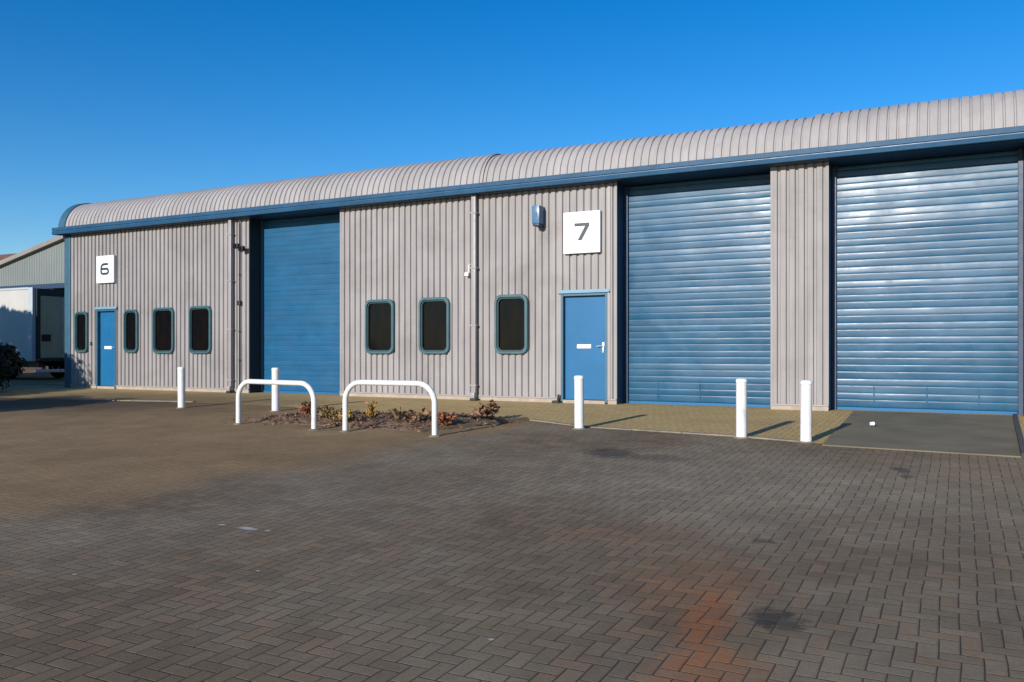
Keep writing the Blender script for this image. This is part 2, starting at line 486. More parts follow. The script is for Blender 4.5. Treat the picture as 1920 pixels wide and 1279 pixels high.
def cladding(x0, x1, z0, z1, y=0.0, holes=(), phase=0.0):
    prof, at = rib_profile(x0, x1, phase)
    xs_ = set(round(q[0], 5) for q in prof)
    for h in holes:
        for x in (h[0], h[1]):
            if x0 < x < x1: xs_.add(round(x, 5))
    xs_ = sorted(xs_)
    b = MB()
    for xa, xb in zip(xs_[:-1], xs_[1:]):
        if xb-xa < 1e-5: continue
        xm = (xa+xb)/2
        cuts = [(h[2], h[3]) for h in holes if h[0] < xm < h[1]]
        segs = []; z = z0
        for c0, c1 in sorted(cuts):
            if c0 > z: segs.append((z, c0))
            z = max(z, c1)
        if z < z1: segs.append((z, z1))
        ya, yb = y+at(xa), y+at(xb)
        for s0, s1 in segs:
            b.quad((xa, ya, s0), (xb, yb, s0), (xb, yb, s1), (xa, ya, s1))
    return b

# windows: (left, right, z0, z1)
WIN = [(-21.94, -21.40, 0.985, 2.13), (-19.91, -19.36, 0.985, 2.14), (-18.78, -18.00, 0.965, 2.165), (-17.44, -16.66, 0.965, 2.175),
       (-11.85, -11.06, 0.97, 2.18), (-10.40, -9.62, 0.97, 2.185), (-8.52, -7.755, 0.97, 2.19)]
DOORS = [(-21.06, -20.25), (-7.03, -6.04)]
DZ0, DZ1 = 0.055, 2.17
holes = [(a+0.035, b-0.035, z0+0.035, z1-0.035) for a, b, z0, z1 in WIN]+[(a, b, DZ0-0.1, DZ1) for a, b in DOORS]
OPEN = [(-15.405, -12.59), (-5.85, -2.965), (-1.99, 0.905)]
WALLS = [(BX0, OPEN[0][0]), (OPEN[0][1], OPEN[1][0]), (OPEN[1][1], OPEN[2][0]), (OPEN[2][1], BX1)]
for i, (a, b) in enumerate(WALLS):
    part(cladding(a, b, WB, EAVE, 0.0, holes, phase=a+0.02), 'wall', M['clad'], fix=False)

# drip flashing, plinth and soffit
for i, (a, b) in enumerate(WALLS):
    pl = MB(); x = a
    segs = []
    for d0, d1 in DOORS:
        if a < d0 < b:
            segs.append((x, d0)); x = d1
    segs.append((x, b))
    fl = MB()
    for s0, s1 in segs:
        pl.box(s0+0.003, s1-0.003, -0.012, 0.2, -0.3, WB-0.022, 0.006)
        fl.box(s0+0.002, s1-0.002, -0.03, 0.06, WB-0.02, WB+0.006)
    part(pl, 'plinth', M['conc']); part(fl, 'drip_flashing', M['frame_pale'] if False else M['pipe'])
sf = MB(); sf.box(-22.4, BX1, -0.19, 0.78, EAVE+0.002, EAVE+0.02); part(sf, 'soffit', M['blue_dark'])

# edge flashings on the wall ends beside the openings
tr = MB()
for (a, b) in WALLS:
    for x, s in ((a, 1), (b, -1)):
        if x in (BX0, BX1): continue
        x0, x1 = (x, x+0.05) if s > 0 else (x-0.05, x)
        tr.box(x0, x1, -0.006, 0.03, WB+0.008, EAVE)
part(tr, 'edge_flashing', M['clad'])
# narrow return strip right of door 7
ds = MB(); ds.box(-6.04, -5.985, -0.014, 0.03, WB+0.01, EAVE-0.03); part(ds, 'edge_flashing', M['pipe'])

# roller shutters
REC = 0.46
rs = random.Random(5)
for si, (a, b) in enumerate(OPEN):
    jamb_mat = M['lining'] if si == 0 else M['blue_dark']
    guide = 0.03 if si == 0 else 0.075
    jb = MB()
    jb.box(a-0.03, a-0.001, 0.035, REC+0.2, -0.02, EAVE); jb.box(b+0.001, b+0.03, 0.035, REC+0.2, -0.02, EAVE)
    sh_x0, sh_x1 = a+guide, b-guide
    # curtain of laths
    s = MB(); lp = 0.122; z = 0.06; ztop = EAVE-0.02
    nx = 22
    nl = int((ztop-z)/lp)+1
    amp = 0.0029 if si else 0.0024
    rows = []
    ks = (-0.5, -0.46, -0.38, -0.26, -0.12, 0.02, 0.16, 0.3, 0.4, 0.46, 0.5)
    for L in range(nl):
        z0 = z+L*lp
        tilt = rs.uniform(-0.0026, 0.0026)*(1.0 if L % 2 else 0.4)
        bot_sec = L < 3
        for kk in ks:
            zz = min(z0+(kk+0.5)*lp, ztop)
            am = amp*(1.15 if L % 2 else 0.55)*(1+0.25*sin(L*2.3))
            prof = -am*(1-(2*abs(kk))**3.6)+tilt*kk*2
            if abs(kk) > 0.47: prof += 0.0008
            rows.append((zz, prof, L))
    vs = []; fs = []
    for (zz, pr, L) in rows:
        for ix in range(nx+1):
            x = sh_x0+(sh_x1-sh_x0)*ix/nx
            dent = 0.010*(mnoise.noise(Vector((x*0.9, zz*0.55, si*3.1)))) + 0.0045*mnoise.noise(Vector((x*2.1, zz*2.6, si*7.7+L*0.35)))
            vs.append((x, REC+pr+dent, zz))
    for r_ in range(len(rows)-1):
        for ix in range(nx):
            q = r_*(nx+1)+ix
            fs.append((q, q+1, q+nx+2, q+nx+1))
    s.add(vs, fs)
    sh = part(s, 'roller_shutter', M['shutter'] if si else M['shutter_matt'], smooth=25)
    # bottom rail, guides, head
    br = MB(); br.box(sh_x0+0.003, sh_x1-0.003, REC-0.018, REC+0.03, 0.0, 0.055, 0.006)
    part(br, 'bottom_rail', M['blue_door'], sh)
    gd = MB()
    for x0, x1 in ((a+0.001, a+guide-0.001), (b-guide+0.001, b-0.001)):
        gd.box(x0, x1, REC-0.06, REC+0.05, -0.02, EAVE-0.004, 0.004)
    part(gd, 'shutter_guide', M['trim_teal'] if si == 0 else M['blue_dark'], sh)
    part(jb, 'jamb_lining', jamb_mat)
    if si:
        lo = MB()
        for q in (0.22, 0.52, 0.80):
            xx = sh_x0+(sh_x1-sh_x0)*q
            lo.box(xx-0.012, xx+0.012, REC-0.012, REC+0.01, 0.075, 0.42, 0.003)
        part(lo, 'lath_joint', M['shutter'], sh)

# windows
def rrect(x0, x1, z0, z1, r, n=7):
    pts = []
    for cx, cz, a0 in ((x1-r, z0+r, -90), (x1-r, z1-r, 0), (x0+r, z1-r, 90), (x0+r, z0+r, 180)):
        for k in range(n+1):
            a = radians(a0+90*k/n); pts.append((cx+r*cos(a), cz+r*sin(a)))
    return pts
def ring(loops):
    """loops: list of (rrect points, y); skin between consecutive ones"""
    b = MB(); n = len(loops[0][0]); vs = []; fs = []
    for pts, y in loops: vs += [(x, y, z) for x, z in pts]
    for i in range(len(loops)-1):
        for k in range(n):
            fs.append((i*n+k, i*n+(k+1) % n, (i+1)*n+(k+1) % n, (i+1)*n+k))
    b.add(vs, fs); return b
for (a, b, z0, z1) in WIN:
    R = 0.15
    w = b-a
    f1 = 0.050; f2 = 0.082
    outer = rrect(a, b, z0, z1, R); o2 = rrect(a+0.012, b-0.012, z0+0.012, z1-0.012, R-0.012)
    i1 = rrect(a+f1, b-f1, z0+f1, z1-f1, R-f1+0.02); i2 = rrect(a+f1+0.006, b-f1-0.006, z0+f1+0.006, z1-f1-0.006, R-f1+0.016)
    j1 = rrect(a+f2, b-f2, z0+f2, z1-f2, R-f2+0.03)
    wf = part(ring([(outer, 0.012), (outer, -0.05), (o2, -0.062), (i1, -0.062), (i2, -0.050), (i2, 0.0)]), 'window', M['win_frame'], smooth=35)
    part(ring([(i2, -0.030), (j1, -0.030), (j1, 0.03)]), 'gasket', M['win_gasket'], wf, smooth=35)
    pn = MB(); pn.add([(x, 0.012, z) for x, z in j1], [tuple(range(len(j1)))]); part(pn, 'pane', M['glass'], wf)

# doors
for di, (a, b) in enumerate(DOORS):
    fw = 0.05; yd = 0.075
    lf = MB(); lf.box(a+fw+0.004, b-fw-0.004, yd, yd+0.045, DZ0+0.02, DZ1-fw-0.006, 0.004)
    dr = part(lf, 'door', M['blue_door'])
    fr = MB()
    fr.box(a, a+fw, -0.02, 0.13, DZ0-0.03, DZ1, 0.004); fr.box(b-fw, b, -0.02, 0.13, DZ0-0.03, DZ1, 0.004)
    fr.box(a+fw+0.001, b-fw-0.001, -0.018, 0.13, DZ1-fw, DZ1, 0.004)
    part(fr, 'door_frame', M['trim_teal'], dr)
    th = MB(); th.box(a+fw, b-fw, -0.03, 0.15, -0.1, DZ0+0.01, 0.005); part(th, 'threshold', M['conc'], dr)
    hd = MB(); hd.box(a-0.05, b+0.05, -0.055, 0.01, DZ1+0.002, DZ1+0.03, 0.004); hd.box(a-0.04, b+0.04, -0.026, 0.01, DZ1+0.03, DZ1+0.07, 0.004)
    part(hd, 'drip_cap', M['frame_pale'], dr)
    xc = a+(b-a)*0.47
    lp_ = MB(); lp_.box(xc-0.15, xc+0.15, yd-0.012, yd+0.002, 1.085, 1.165, 0.004); lp_.box(xc-0.115, xc+0.115, yd-0.018, yd-0.012, 1.108, 1.142, 0.003)
    part(lp_, 'letter_plate', M['white'], dr)
    xh = b-fw-0.075
    hn = MB(); hn.box(xh-0.02, xh+0.02, yd-0.01, yd+0.002, 1.0, 1.2, 0.003)
    hn.tube([(xh, yd-0.008, 1.13), (xh, yd-0.045, 1.13), (xh-0.03, yd-0.055, 1.13), (xh-0.12, yd-0.055, 1.125)], 0.010, 8)
    part(hn, 'handle', M['steel'], dr, smooth=40)
    hg = MB()
    for zz in (0.35, 1.1, 1.85): hg.box(a+fw-0.012, a+fw+0.012, yd-0.014, yd+0.01, zz, zz+0.09, 0.003)
    part(hg, 'hinge', M['trim_teal'], dr)

# corner trim and left flank
ct = MB(); ct.box(-22.42, -22.17, -0.02, 0.10, 0.0, EAVE, 0.01); part(ct, 'corner_trim', M['trim_teal'])
sw = MB()
prof, at = rib_profile(0.1, 16.0)
for (ya, da), (yb, db) in zip(prof[:-1], prof[1:]):
    sw.quad((-22.40+da, yb, 0.0), (-22.40+da if False else -22.40+db, ya, 0.0), (-22.40+db, ya, EAVE), (-22.40+da, yb, EAVE))
part(sw, 'wall', M['clad'], fix=False)
gw = MB(); gw.box(-22.38, BX1, 15.9, 16.1, 0, 6.0); part(gw, 'wall', M['clad'])

# gutter
gp = [(-0.02, 4.475), (-0.275, 4.49), (-0.285, 4.482), (-0.272, 4.405), (-0.250, 4.395), (-0.250, 4.382), (-0.278, 4.375), (-0.286, 4.365), (-0.268, 4.303), (-0.255, 4.296), (-0.02, 4.307)]
def gutter(x0, x1):
    b = MB(); n = len(gp)
    vs = [(x0, y, z) for y, z in gp]+[(x1, y, z) for y, z in gp]
    fs = [(i, (i+1) % n, (i+1) % n+n, i+n) for i in range(n)]+[tuple(range(n)), tuple(range(n, 2*n))[::-1]]
    b.add(vs, fs); return b
part(gutter(-22.60, BX1), 'gutter', M['blue_gutter'], smooth=20)
# curved eaves and roof
NA = 16
def roof_path():
    pts = []
    cy_, cz_, ry, rz = 0.68, 4.44, 0.82, 0.80
    for k in range(NA+1):
        a = radians(90*k/NA*0.94)
        y = cy_-ry*cos(a); z = cz_+rz*sin(a)
        n = Vector((0, -cos(a)/ry, sin(a)/rz)).normalized()
        pts.append((y, z, n))
    y0, z0, _ = pts[-1]
    for yy in (2.0, 5.0, 16.2):
        pts.append((yy, z0+(yy-y0)*math.tan(radians(4)), Vector((0, -sin(radians(4)), cos(radians(4))))))
    return pts
RP = roof_path()
def roof_sheet(x0, x1, lift):
    prof, at = rib_profile(x0, x1, phase=0.03, flat=0.110, sl=0.011, dep=0.026)
    b = MB(); n = len(prof); vs = []; fs = []
    for (y, z, nn) in RP:
        for x, d in prof:
            o = nn*(lift-d)
            vs.append((x, y+o.y, z+o.z))
    for i in range(len(RP)-1):
        for k in range(n-1):
            fs.append((i*n+k, i*n+k+1, (i+1)*n+k+1, (i+1)*n+k))
    b.add(vs, fs); return b
rf0 = None
for x0, x1, lift in ((-22.20, -8.74, 0.028), (-8.80, -2.19, 0.0), (-2.25, BX1, 0.028)):
    rf = part(roof_sheet(x0, x1, lift), 'roof', M['roofclad'], fix=False, smooth=28)
    rf0 = rf0 or rf
vb = MB(); n = len(RP)
vs = []
for (y, z, nn) in RP:
    for x, l in ((-22.45, -0.10), (-22.45, 0.055), (-22.17, 0.055), (-22.17, -0.10)):
        o = nn*l; vs.append((x, y+o.y, z+o.z))
fs = []
for i in range(n-1):
    for k in range(4): fs.append((i*4+k, i*4+(k+1) % 4, (i+1)*4+(k+1) % 4, (i+1)*4+k))
fs += [(0, 1, 2, 3), tuple(4*(n-1)+k for k in (3, 2, 1, 0))]
vb.add(vs, fs); part(vb, 'verge_trim', M['trim_teal'], rf0, smooth=30)
gf = MB(); pl_ = [(y, z) for y, z, _ in RP]
gf.add([(-22.36, y, z-0.02) for y, z in pl_]+[(-22.36, 16.0, 4.2), (-22.36, -0.1, 4.2)], [tuple(range(len(pl_)+2))]); part(gf, 'gable_panel', M['clad'], fix=False)

# downpipes
def downpipe(x, w):
    b = MB(); b.box(x, x+w, -0.125, -0.03, 0.16, EAVE, 0.012)
    b.box(x, x+w, -0.17, -0.03, 0.045, 0.17, 0.012)
    o = part(b, 'downpipe', M['pipe'], smooth=30)
    c = MB()
    for z in (0.3, 1.55, 2.75, 3.9): c.box(x-0.018, x+w+0.018, -0.133, 0.0, z, z+0.035, 0.004)
    part(c, 'pipe_bracket', M['pipe'], o)
    s = MB(); s.box(x+0.01, x+w+0.05, -0.20, -0.06, 0.0, 0.05, 0.01); part(s, 'drain_shoe', M['black'], o)
downpipe(-15.985, 0.10)
downpipe(-9.04, 0.11)

# ================================================================== fittings on the facade
def stroke(b, pts, w, y0, y1):
    pts = [Vector(p) for p in pts]; L = []; R = []
    for i, p in enumerate(pts):
        if i == 0: d = (pts[1]-p).normalized(); n = Vector((-d.y, d.x)); s = 1
        elif i == len(pts)-1: d = (p-pts[i-1]).normalized(); n = Vector((-d.y, d.x)); s = 1
        else:
            d0 = (p-pts[i-1]).normalized(); d1 = (pts[i+1]-p).normalized()
            n0 = Vector((-d0.y, d0.x)); n1 = Vector((-d1.y, d1.x)); n = (n0+n1).normalized(); s = 1/max(0.35, n.dot(n0))
        L.append(p+n*w/2*s); R.append(p-n*w/2*s)
    for i in range(len(pts)-1):
        b.prism([tuple(R[i]), tuple(R[i+1]), tuple(L[i+1]), tuple(L[i])], y0, y1)

def unit_sign(x0, x1, z0, z1, digit, label):
    r = empty('unit_sign', ((x0+x1)/2, -0.03, z0))
    tag(r, label, 'sign', 'unit number signs')
    L = (r.location.x, r.location.y, r.location.z)
    b = MB(); b.box(x0, x1, -0.085, -0.015, z0, z1, 0.008)
    o = b.build('board', M['white_sign'], None, loc=L); o.location = (0, 0, 0); o.parent = r
    bt = MB(); bt.box(x0+0.06, x0+0.10, -0.016, 0.03, z0+0.05, z1-0.05); bt.box(x1-0.10, x1-0.06, -0.016, 0.03, z0+0.05, z1-0.05)
    [setattr(q.build('batten', M['black'], r, loc=L), 'location', (0, 0, 0)) for q in bt.islands()]
    d = MB(); W_, H_ = x1-x0, z1-z0
    P = lambda u, v: (x0+u*W_, z1-v*H_)
    if digit == 7:
        stroke(d, [P(0.31, 0.315), P(0.715, 0.315)], 0.075*H_, -0.089, -0.086)
        d.prism([P(0.60, 0.349), P(0.715, 0.349), P(0.505, 0.69), P(0.395, 0.69)], -0.089, -0.086)
    else:
        stroke(d, [P(0.68, 0.315), P(0.44, 0.315), P(0.35, 0.34), P(0.30, 0.40), P(0.29, 0.50), P(0.29, 0.60), P(0.32, 0.645), P(0.38, 0.665), P(0.60, 0.665), P(0.67, 0.645), P(0.695, 0.60), P(0.695, 0.55), P(0.67, 0.505), P(0.60, 0.485), P(0.32, 0.485)], 0.082*H_, -0.089, -0.086)
    o = d.build('digit', M['digit'], None, loc=L); o.location = (0, 0, 0); o.parent = r
unit_sign(-20.965, -20.255, 2.885, 3.63, 6, 'square white sign with grey number 6 high on the wall above the narrow blue door')
unit_sign(-6.945, -6.165, 2.95, 3.765, 7, 'square white sign with grey number 7 on the ribbed wall above the blue door')

def thing_mesh(b, name, mat, loc, label, cat, group=None, smooth=None):
    o = b.build(name, mat, None, smooth, loc=loc)
    return tag(o, label, cat, group)

# alarm box: blue housing with lid and strobe lens
al = empty('alarm_box', (-7.45, 0, 3.54)); tag(al, 'small blue alarm box on the ribbed wall left of the number 7 sign', 'alarm box')
def sub(b, name, mat, root, smooth=None):
    L = tuple(root.location)
    if name in PIECES:
        for q in b.islands():
            o = q.build(name, mat, None, smooth, loc=L); o.location = (0, 0, 0); o.parent = root
        return o
    o = b.build(name, mat, None, smooth, loc=L); o.location = (0, 0, 0); o.parent = root; return o
b = MB(); b.box(-7.55, -7.39, -0.26, 0.0, 3.57, 3.93, 0.005); sub(b, 'housing', M['alarm'], al, 30)
b = MB(); b.box(-7.54, -7.40, -0.245, 0.0, 3.525, 3.572, 0.01); sub(b, 'strobe_lens', M['blue_dark'], al, 30)
b = MB(); b.box(-7.51, -7.43, -0.264, -0.258, 3.70, 3.80, 0.002); sub(b, 'badge', M['trim_teal'], al)

# conduit with junction boxes and two small dark floodlights beside shutter 6
cd = empty('cable_conduit', (-15.70, -0.02, 0.1)); tag(cd, 'thin dark vertical cable conduit on the wall right of the left downpipe', 'conduit')
b = MB(); b.tube([(-15.70, -0.025, 0.12), (-15.70, -0.025, 4.2)], 0.014, 8); sub(b, 'tube', M['black'], cd, 40)
b = MB(); b.box(-15.755, -15.645, -0.07, 0.0, 2.16, 2.27, 0.01); sub(b, 'junction_box', M['black'], cd)
b = MB()
for z in (0.8, 1.5, 2.9): b.box(-15.722, -15.678, -0.042, 0.0, z, z+0.02)
sub(b, 'clip', M['black'], cd)
def floodlight(x, z, label):
    r = empty('security_light', (x, 0, z)); tag(r, label, 'light', 'security lights beside the left shutter')
    b = MB(); b.tube([(x, 0.0, z), (x, -0.10, z)], 0.016, 8); sub(b, 'bracket', M['black'], r, 40)
    b = MB(); b.box(x-0.075, x+0.075, -0.20, -0.10, z-0.06, z+0.06, 0.015); sub(b, 'housing', M['black'], r, 40)
    b = MB(); b.box(x-0.06, x+0.06, -0.205, -0.199, z-0.045, z+0.045); sub(b, 'lens', M['glass'], r)
floodlight(-15.67, 3.60, 'small dark security light high on the thin conduit, nearer the left downpipe')
floodlight(-15.50, 3.53, 'small dark security light high on the wall edge next to the left shutter opening')
# white sensor on a cranked bracket
sn = empty('sensor', (-9.13, 0, 2.66)); tag(sn, 'small pale bracket sensor on the wall left of the grey downpipe', 'sensor')
b = MB(); b.tube([(-9.12, 0.0, 2.85), (-9.12, -0.06, 2.83), (-9.12, -0.07, 2.66)], 0.018, 8); sub(b, 'bracket', M['white'], sn, 40)
b = MB(); b.box(-9.20, -9.10, -0.13, -0.05, 2.60, 2.68, 0.015); sub(b, 'head', M['white'], sn, 40)
# door bell
b = MB(); b.box(-21.30, -21.24, -0.045, 0.0, 1.19, 1.28, 0.008)
db = thing_mesh(b, 'doorbell', M['black'], (-21.27, 0, 1.19), 'tiny dark doorbell on the wall left of the narrow blue door', 'doorbell')
b = MB(); b.lathe(-21.27, 0, [(0.001, 0), (0.014, 0), (0.014, 0.006), (0.001, 0.006)], 12)
b.v = [(x, -0.045-z, 1.235+y) for x, y, z in b.v]; o = b.build('button', M['steel'], None, loc=(-21.27, 0, 1.19)); o.location = (0, 0, 0); o.parent = db
# black stop at the foot of door 7
ws = empty('door_stop', (-7.09, -0.08, 0.0)); tag(ws, 'small black stop on the ground at the left foot of the blue number 7 door', 'door stop')
b = MB(); b.box(-7.17, -7.02, -0.15, -0.035, 0.0, 0.05, 0.012); sub(b, 'base', M['black'], ws)
b = MB(); b.tube([(-7.06, -0.08, 0.04), (-7.05, -0.08, 0.17)], 0.022, 10); sub(b, 'post', M['black'], ws, 40)

# ================================================================== bollards
def make_bollard():
    r = empty('bollard')
    b = MB(); R = 0.071
    b.lathe(0, 0, [(R, -0.1), (R, 0.735)]); b.build('post', M['white_worn'], r, 40)
    k = MB(); k.lathe(0, 0, [(R+0.035, -0.05), (R+0.035, 0.004), (R+0.012, 0.012), (R-0.005, 0.014)]); k.build('base_collar', M['kerbc'], r, 40)
    c = MB(); c.lathe(0, 0, [(R, 0.736), (R+0.003, 0.738), (R+0.003, 0.765), (R-0.004, 0.779), (R-0.02, 0.786), (0.01, 0.789)]); c.build('cap', M['white'], r, 40)
    return r
proto = make_bollard()
for i, (x, y, lean, label) in enumerate((
        (-13.76, -3.48, 0.3, 'greyish white bollard standing alone in front of the ribbed wall, left of both hoop barriers'),
        (-11.41, -3.34, 0.0, 'white bollard behind the left hoop barrier, in front of the left blue shutter'),
        (-4.98, -3.87, -0.2, 'white bollard standing in front of the blue door below the number 7 sign'),
        (-2.57, -4.03, 0.4, 'white bollard at the right foot of the middle blue shutter'),
        (-1.73, -4.16, -0.3, 'white bollard in front of the grey ribbed pier, beside the ramp plate'))):
    o = proto if i == 0 else copy_tree(proto)
    o.location = (x, y, gz(y)); o.rotation_euler = (radians(lean), radians(-lean*0.7), i*1.3)
    o.scale = (1, 1, (1.04, 1.04, 1.0, 1.0, 1.0)[i])
    tag(o, label, 'bollard', 'white bollards along the apron edge')

# ================================================================== hoop barriers
def hoop(xa, ya, xb, yb, h, label):
    r = empty('hoop_barrier', ((xa+xb)/2, (ya+yb)/2, gz((ya+yb)/2))); tag(r, label, 'barrier', 'white hoop barriers round the planting bed')
    A = Vector((xa, ya, gz(ya))); B = Vector((xb, yb, gz(yb))); d = (B-A); Ln = d.length; d.normalize(); up = Vector((0, 0, 1)); R = 0.28
    pts = [A-up*0.1, A+up*(h-R)*0.5, A+up*(h-R)]
    for k in range(1, 11):
        a = pi/2*k/10; pts.append(A+up*(h-R)+d*R*(1-cos(a))+up*R*sin(a))
    for q in (0.35, 0.5, 0.65): pts.append(A+d*Ln*q+up*h)
    for k in range(0, 11):
        a = pi/2*k/10; pts.append(B-d*R+up*(h-R)+d*R*sin(a)+up*R*cos(a))
    pts += [B+up*(h-R)*0.5, B-up*0.1]
    b = MB(); b.tube(pts, 0.040, 14); sub(b, 'rail', M['white_worn'], r, 40)
    c = MB()
    for p in (A, B): c.lathe(p.x, p.y, [(0.085, p.z-0.02), (0.085, p.z+0.006), (0.045, p.z+0.018)], 16)
    sub(c, 'foot_collar', M['kerbc'], r, 40)
hoop(-10.42, -5.25, -8.68, -5.43, 0.70, 'left white tubular hoop barrier with the bollard behind it')
hoop(-8.09, -5.42, -6.52, -5.41, 0.735, 'right white tubular hoop barrier in front of the two middle windows')

# ================================================================== planting bed
bed = [(-10.75, -4.75), (-9.6, -4.95), (-8.5, -5.0), (-7.1, -5.02), (-6.25, -3.2), (-7.4, -2.95), (-8.9, -3.05), (-10.2, -3.55)]
def inside(x, y):
    c = False
    for (xa, ya), (xb, yb) in zip(bed, bed[1:]+bed[:1]):
        if (ya > y) != (yb > y) and x < (xb-xa)*(y-ya)/(yb-ya)+xa: c = not c
    return c
def edge_d(x, y):
    best = 9
    for (xa, ya), (xb, yb) in zip(bed, bed[1:]+bed[:1]):
        vx, vy = xb-xa, yb-ya; t_ = max(0, min(1, ((x-xa)*vx+(y-ya)*vy)/(vx*vx+vy*vy)))
        best = min(best, math.hypot(x-xa-t_*vx, y-ya-t_*vy))
    return best
def soil_z(x, y):
    if not inside(x, y): return gz(y)-0.02
    e = min(1, edge_d(x, y)/0.35)
    return gz(y)+0.006+e*(0.05+0.05*mnoise.noise(Vector((x*1.6, y*1.6, 2)))+0.035*mnoise.noise(Vector((x*5, y*5, 5))))
b = MB(); NX, NY = 96, 44
vs = [(-10.8+4.6*i/NX, -5.1+2.2*j/NY, soil_z(-10.8+4.6*i/NX, -5.1+2.2*j/NY)) for j in range(NY+1) for i in range(NX+1)]
b.add(vs, [(j*(NX+1)+i, j*(NX+1)+i+1, (j+1)*(NX+1)+i+1, (j+1)*(NX+1)+i) for j in range(NY) for i in range(NX)])
tag(b.build('soil_bed', M['soil'], None, 60, fix=False), kind='structure')

def leaf(b, c, n, s, rng, long=1.6):
    n = Vector(n).normalized(); a = n.orthogonal().normalized(); ang = rng.uniform(0, 2*pi)
    u = (a*cos(ang)+n.cross(a)*sin(ang)); v = n.cross(u)
    c = Vector(c); f = n*s*0.25
    b.add([c-u*s*long/2, c+v*s/2+f, c+u*s*long/2, c-v*s/2+f], [(0, 1, 2, 3)])

rng = random.Random(11)
# dead leaves lying about the bed
b = MB()
for k in range(1800):
    x = rng.uniform(-10.8, -6.2); y = rng.uniform(-5.25, -2.9)
    if not inside(x, y) and rng.random() > 0.18: continue
    leaf(b, (x, y, max(soil_z(x, y), gz(y)+0.006)+rng.uniform(0.004, 0.03)), (rng.uniform(-.6, .6), rng.uniform(-.6, .6), 1), rng.uniform(0.025, 0.06), rng)
tag(b.build('leaf_litter', M['leaf_dead'], None, fix=False), 'brown dead leaves scattered over the planting bed', 'leaves', kind='stuff')

def bed_plant(name, x, y, h, spread, nst, mat, seed, label, cat='plant', leafs=0.05, per=9, group='low plants in the planting bed'):
    rg = random.Random(seed); z = soil_z(x, y); r = empty(name, (x, y, z)); tag(r, label, cat, group)
    st = MB(); lv = MB()
    for k in range(nst):
        a = rg.uniform(0, 2*pi); q = rg.uniform(0.25, 1)*spread; hh = h*rg.uniform(0.4, 0.9)
        p = [Vector((0, 0, -0.02)), Vector((cos(a)*q*0.3, sin(a)*q*0.3, hh*0.5)), Vector((cos(a)*q*0.7, sin(a)*q*0.7, hh*0.85)), Vector((cos(a)*q, sin(a)*q, hh))]
        st.tube(p, 0.005, 5, rad=[0.007, 0.006, 0.004, 0.002])
        for m in range(per):
            t_ = rg.uniform(0.25, 1.0)*2.999; i = int(t_); c = p[i].lerp(p[i+1], t_-i)
            c = c+Vector((rg.gauss(0, 1), rg.gauss(0, 1), rg.gauss(0, 0.7)))*leafs*0.7
            leaf(lv, c, (rg.uniform(-1, 1), rg.uniform(-1, 1), rg.uniform(0.1, 1)), leafs*rg.uniform(0.6, 1.25), rg)
    st.build('stem', M['bark'], r); lv.build('foliage', mat, r, fix=False)
bed_plant('shrub', -9.95, -4.15, 0.20, 0.20, 9, M['leaf_orange'], 1, 'low rusty red plant just left of the left hoop barrier\'s right leg', leafs=0.055)
bed_plant('weed', -9.0, -4.60, 0.20, 0.28, 14, M['leaf_green'], 2, 'bushy yellow green weed in the bed between the two hoop barriers', leafs=0.055, per=11)
bed_plant('weed', -8.35, -4.45, 0.36, 0.10, 7, M['leaf_yellow'], 3, 'tall yellow stemmed weed behind the left leg of the right hoop barrier', leafs=0.045)
bed_plant('weed', -8.05, -4.15, 0.20, 0.10, 6, M['leaf_green'], 4, 'small dark green weed under the left half of the right hoop barrier', leafs=0.045)
bed_plant('shrub', -6.95, -4.45, 0.24, 0.26, 14, M['leaf_orange'], 5, 'low red orange plant just right of the right hoop barrier', leafs=0.055, per=10)
bed_plant('shrub', -6.80, -3.40, 0.24, 0.20, 15, M['leaf_dead'], 6, 'round clump of pale brown dead leaves at the right end of the bed', leafs=0.075, per=10)
bed_plant('shrub', -9.45, -4.35, 0.16, 0.28, 10, M['leaf_dead'], 7, 'sprawling brown withered plant under the right half of the left hoop barrier', leafs=0.06)
bed_plant('shrub', -7.65, -4.30, 0.17, 0.36, 14, M['leaf_dead'], 8, 'sprawling brown withered plant under the middle of the right hoop barrier', leafs=0.06)
bed_plant('shrub', -8.62, -4.7, 0.2, 0.2, 9, M['leaf_yellow'], 9, 'yellow brown plant at the left leg of the right hoop barrier', leafs=0.05)

# timber edging along the right side of the bed
ed = MB()
A = Vector((-6.22, -3.12)); B_ = Vector((-7.02, -5.08)); d = (B_-A).normalized(); n = Vector((-d.y, d.x))*0.035
for q in range(3):
    p0 = A.lerp(B_, q/3+0.004); p1 = A.lerp(B_, (q+1)/3-0.004); h = 0.055-0.008*q
    c = [p0-n, p1-n, p1+n, p0+n]
    ed.add([(v.x, v.y, gz(v.y)-0.05) for v in c]+[(v.x, v.y, gz(v.y)+h) for v in c], [(4, 5, 6, 7), (0, 1, 5, 4), (1, 2, 6, 5), (2, 3, 7, 6), (3, 0, 4, 7)])
thing_mesh(ed, 'timber_edging', M['wood'], (-6.6, -4.1, gz(-4.1)), 'low weathered timber edging along the right side of the planting bed', 'edging')

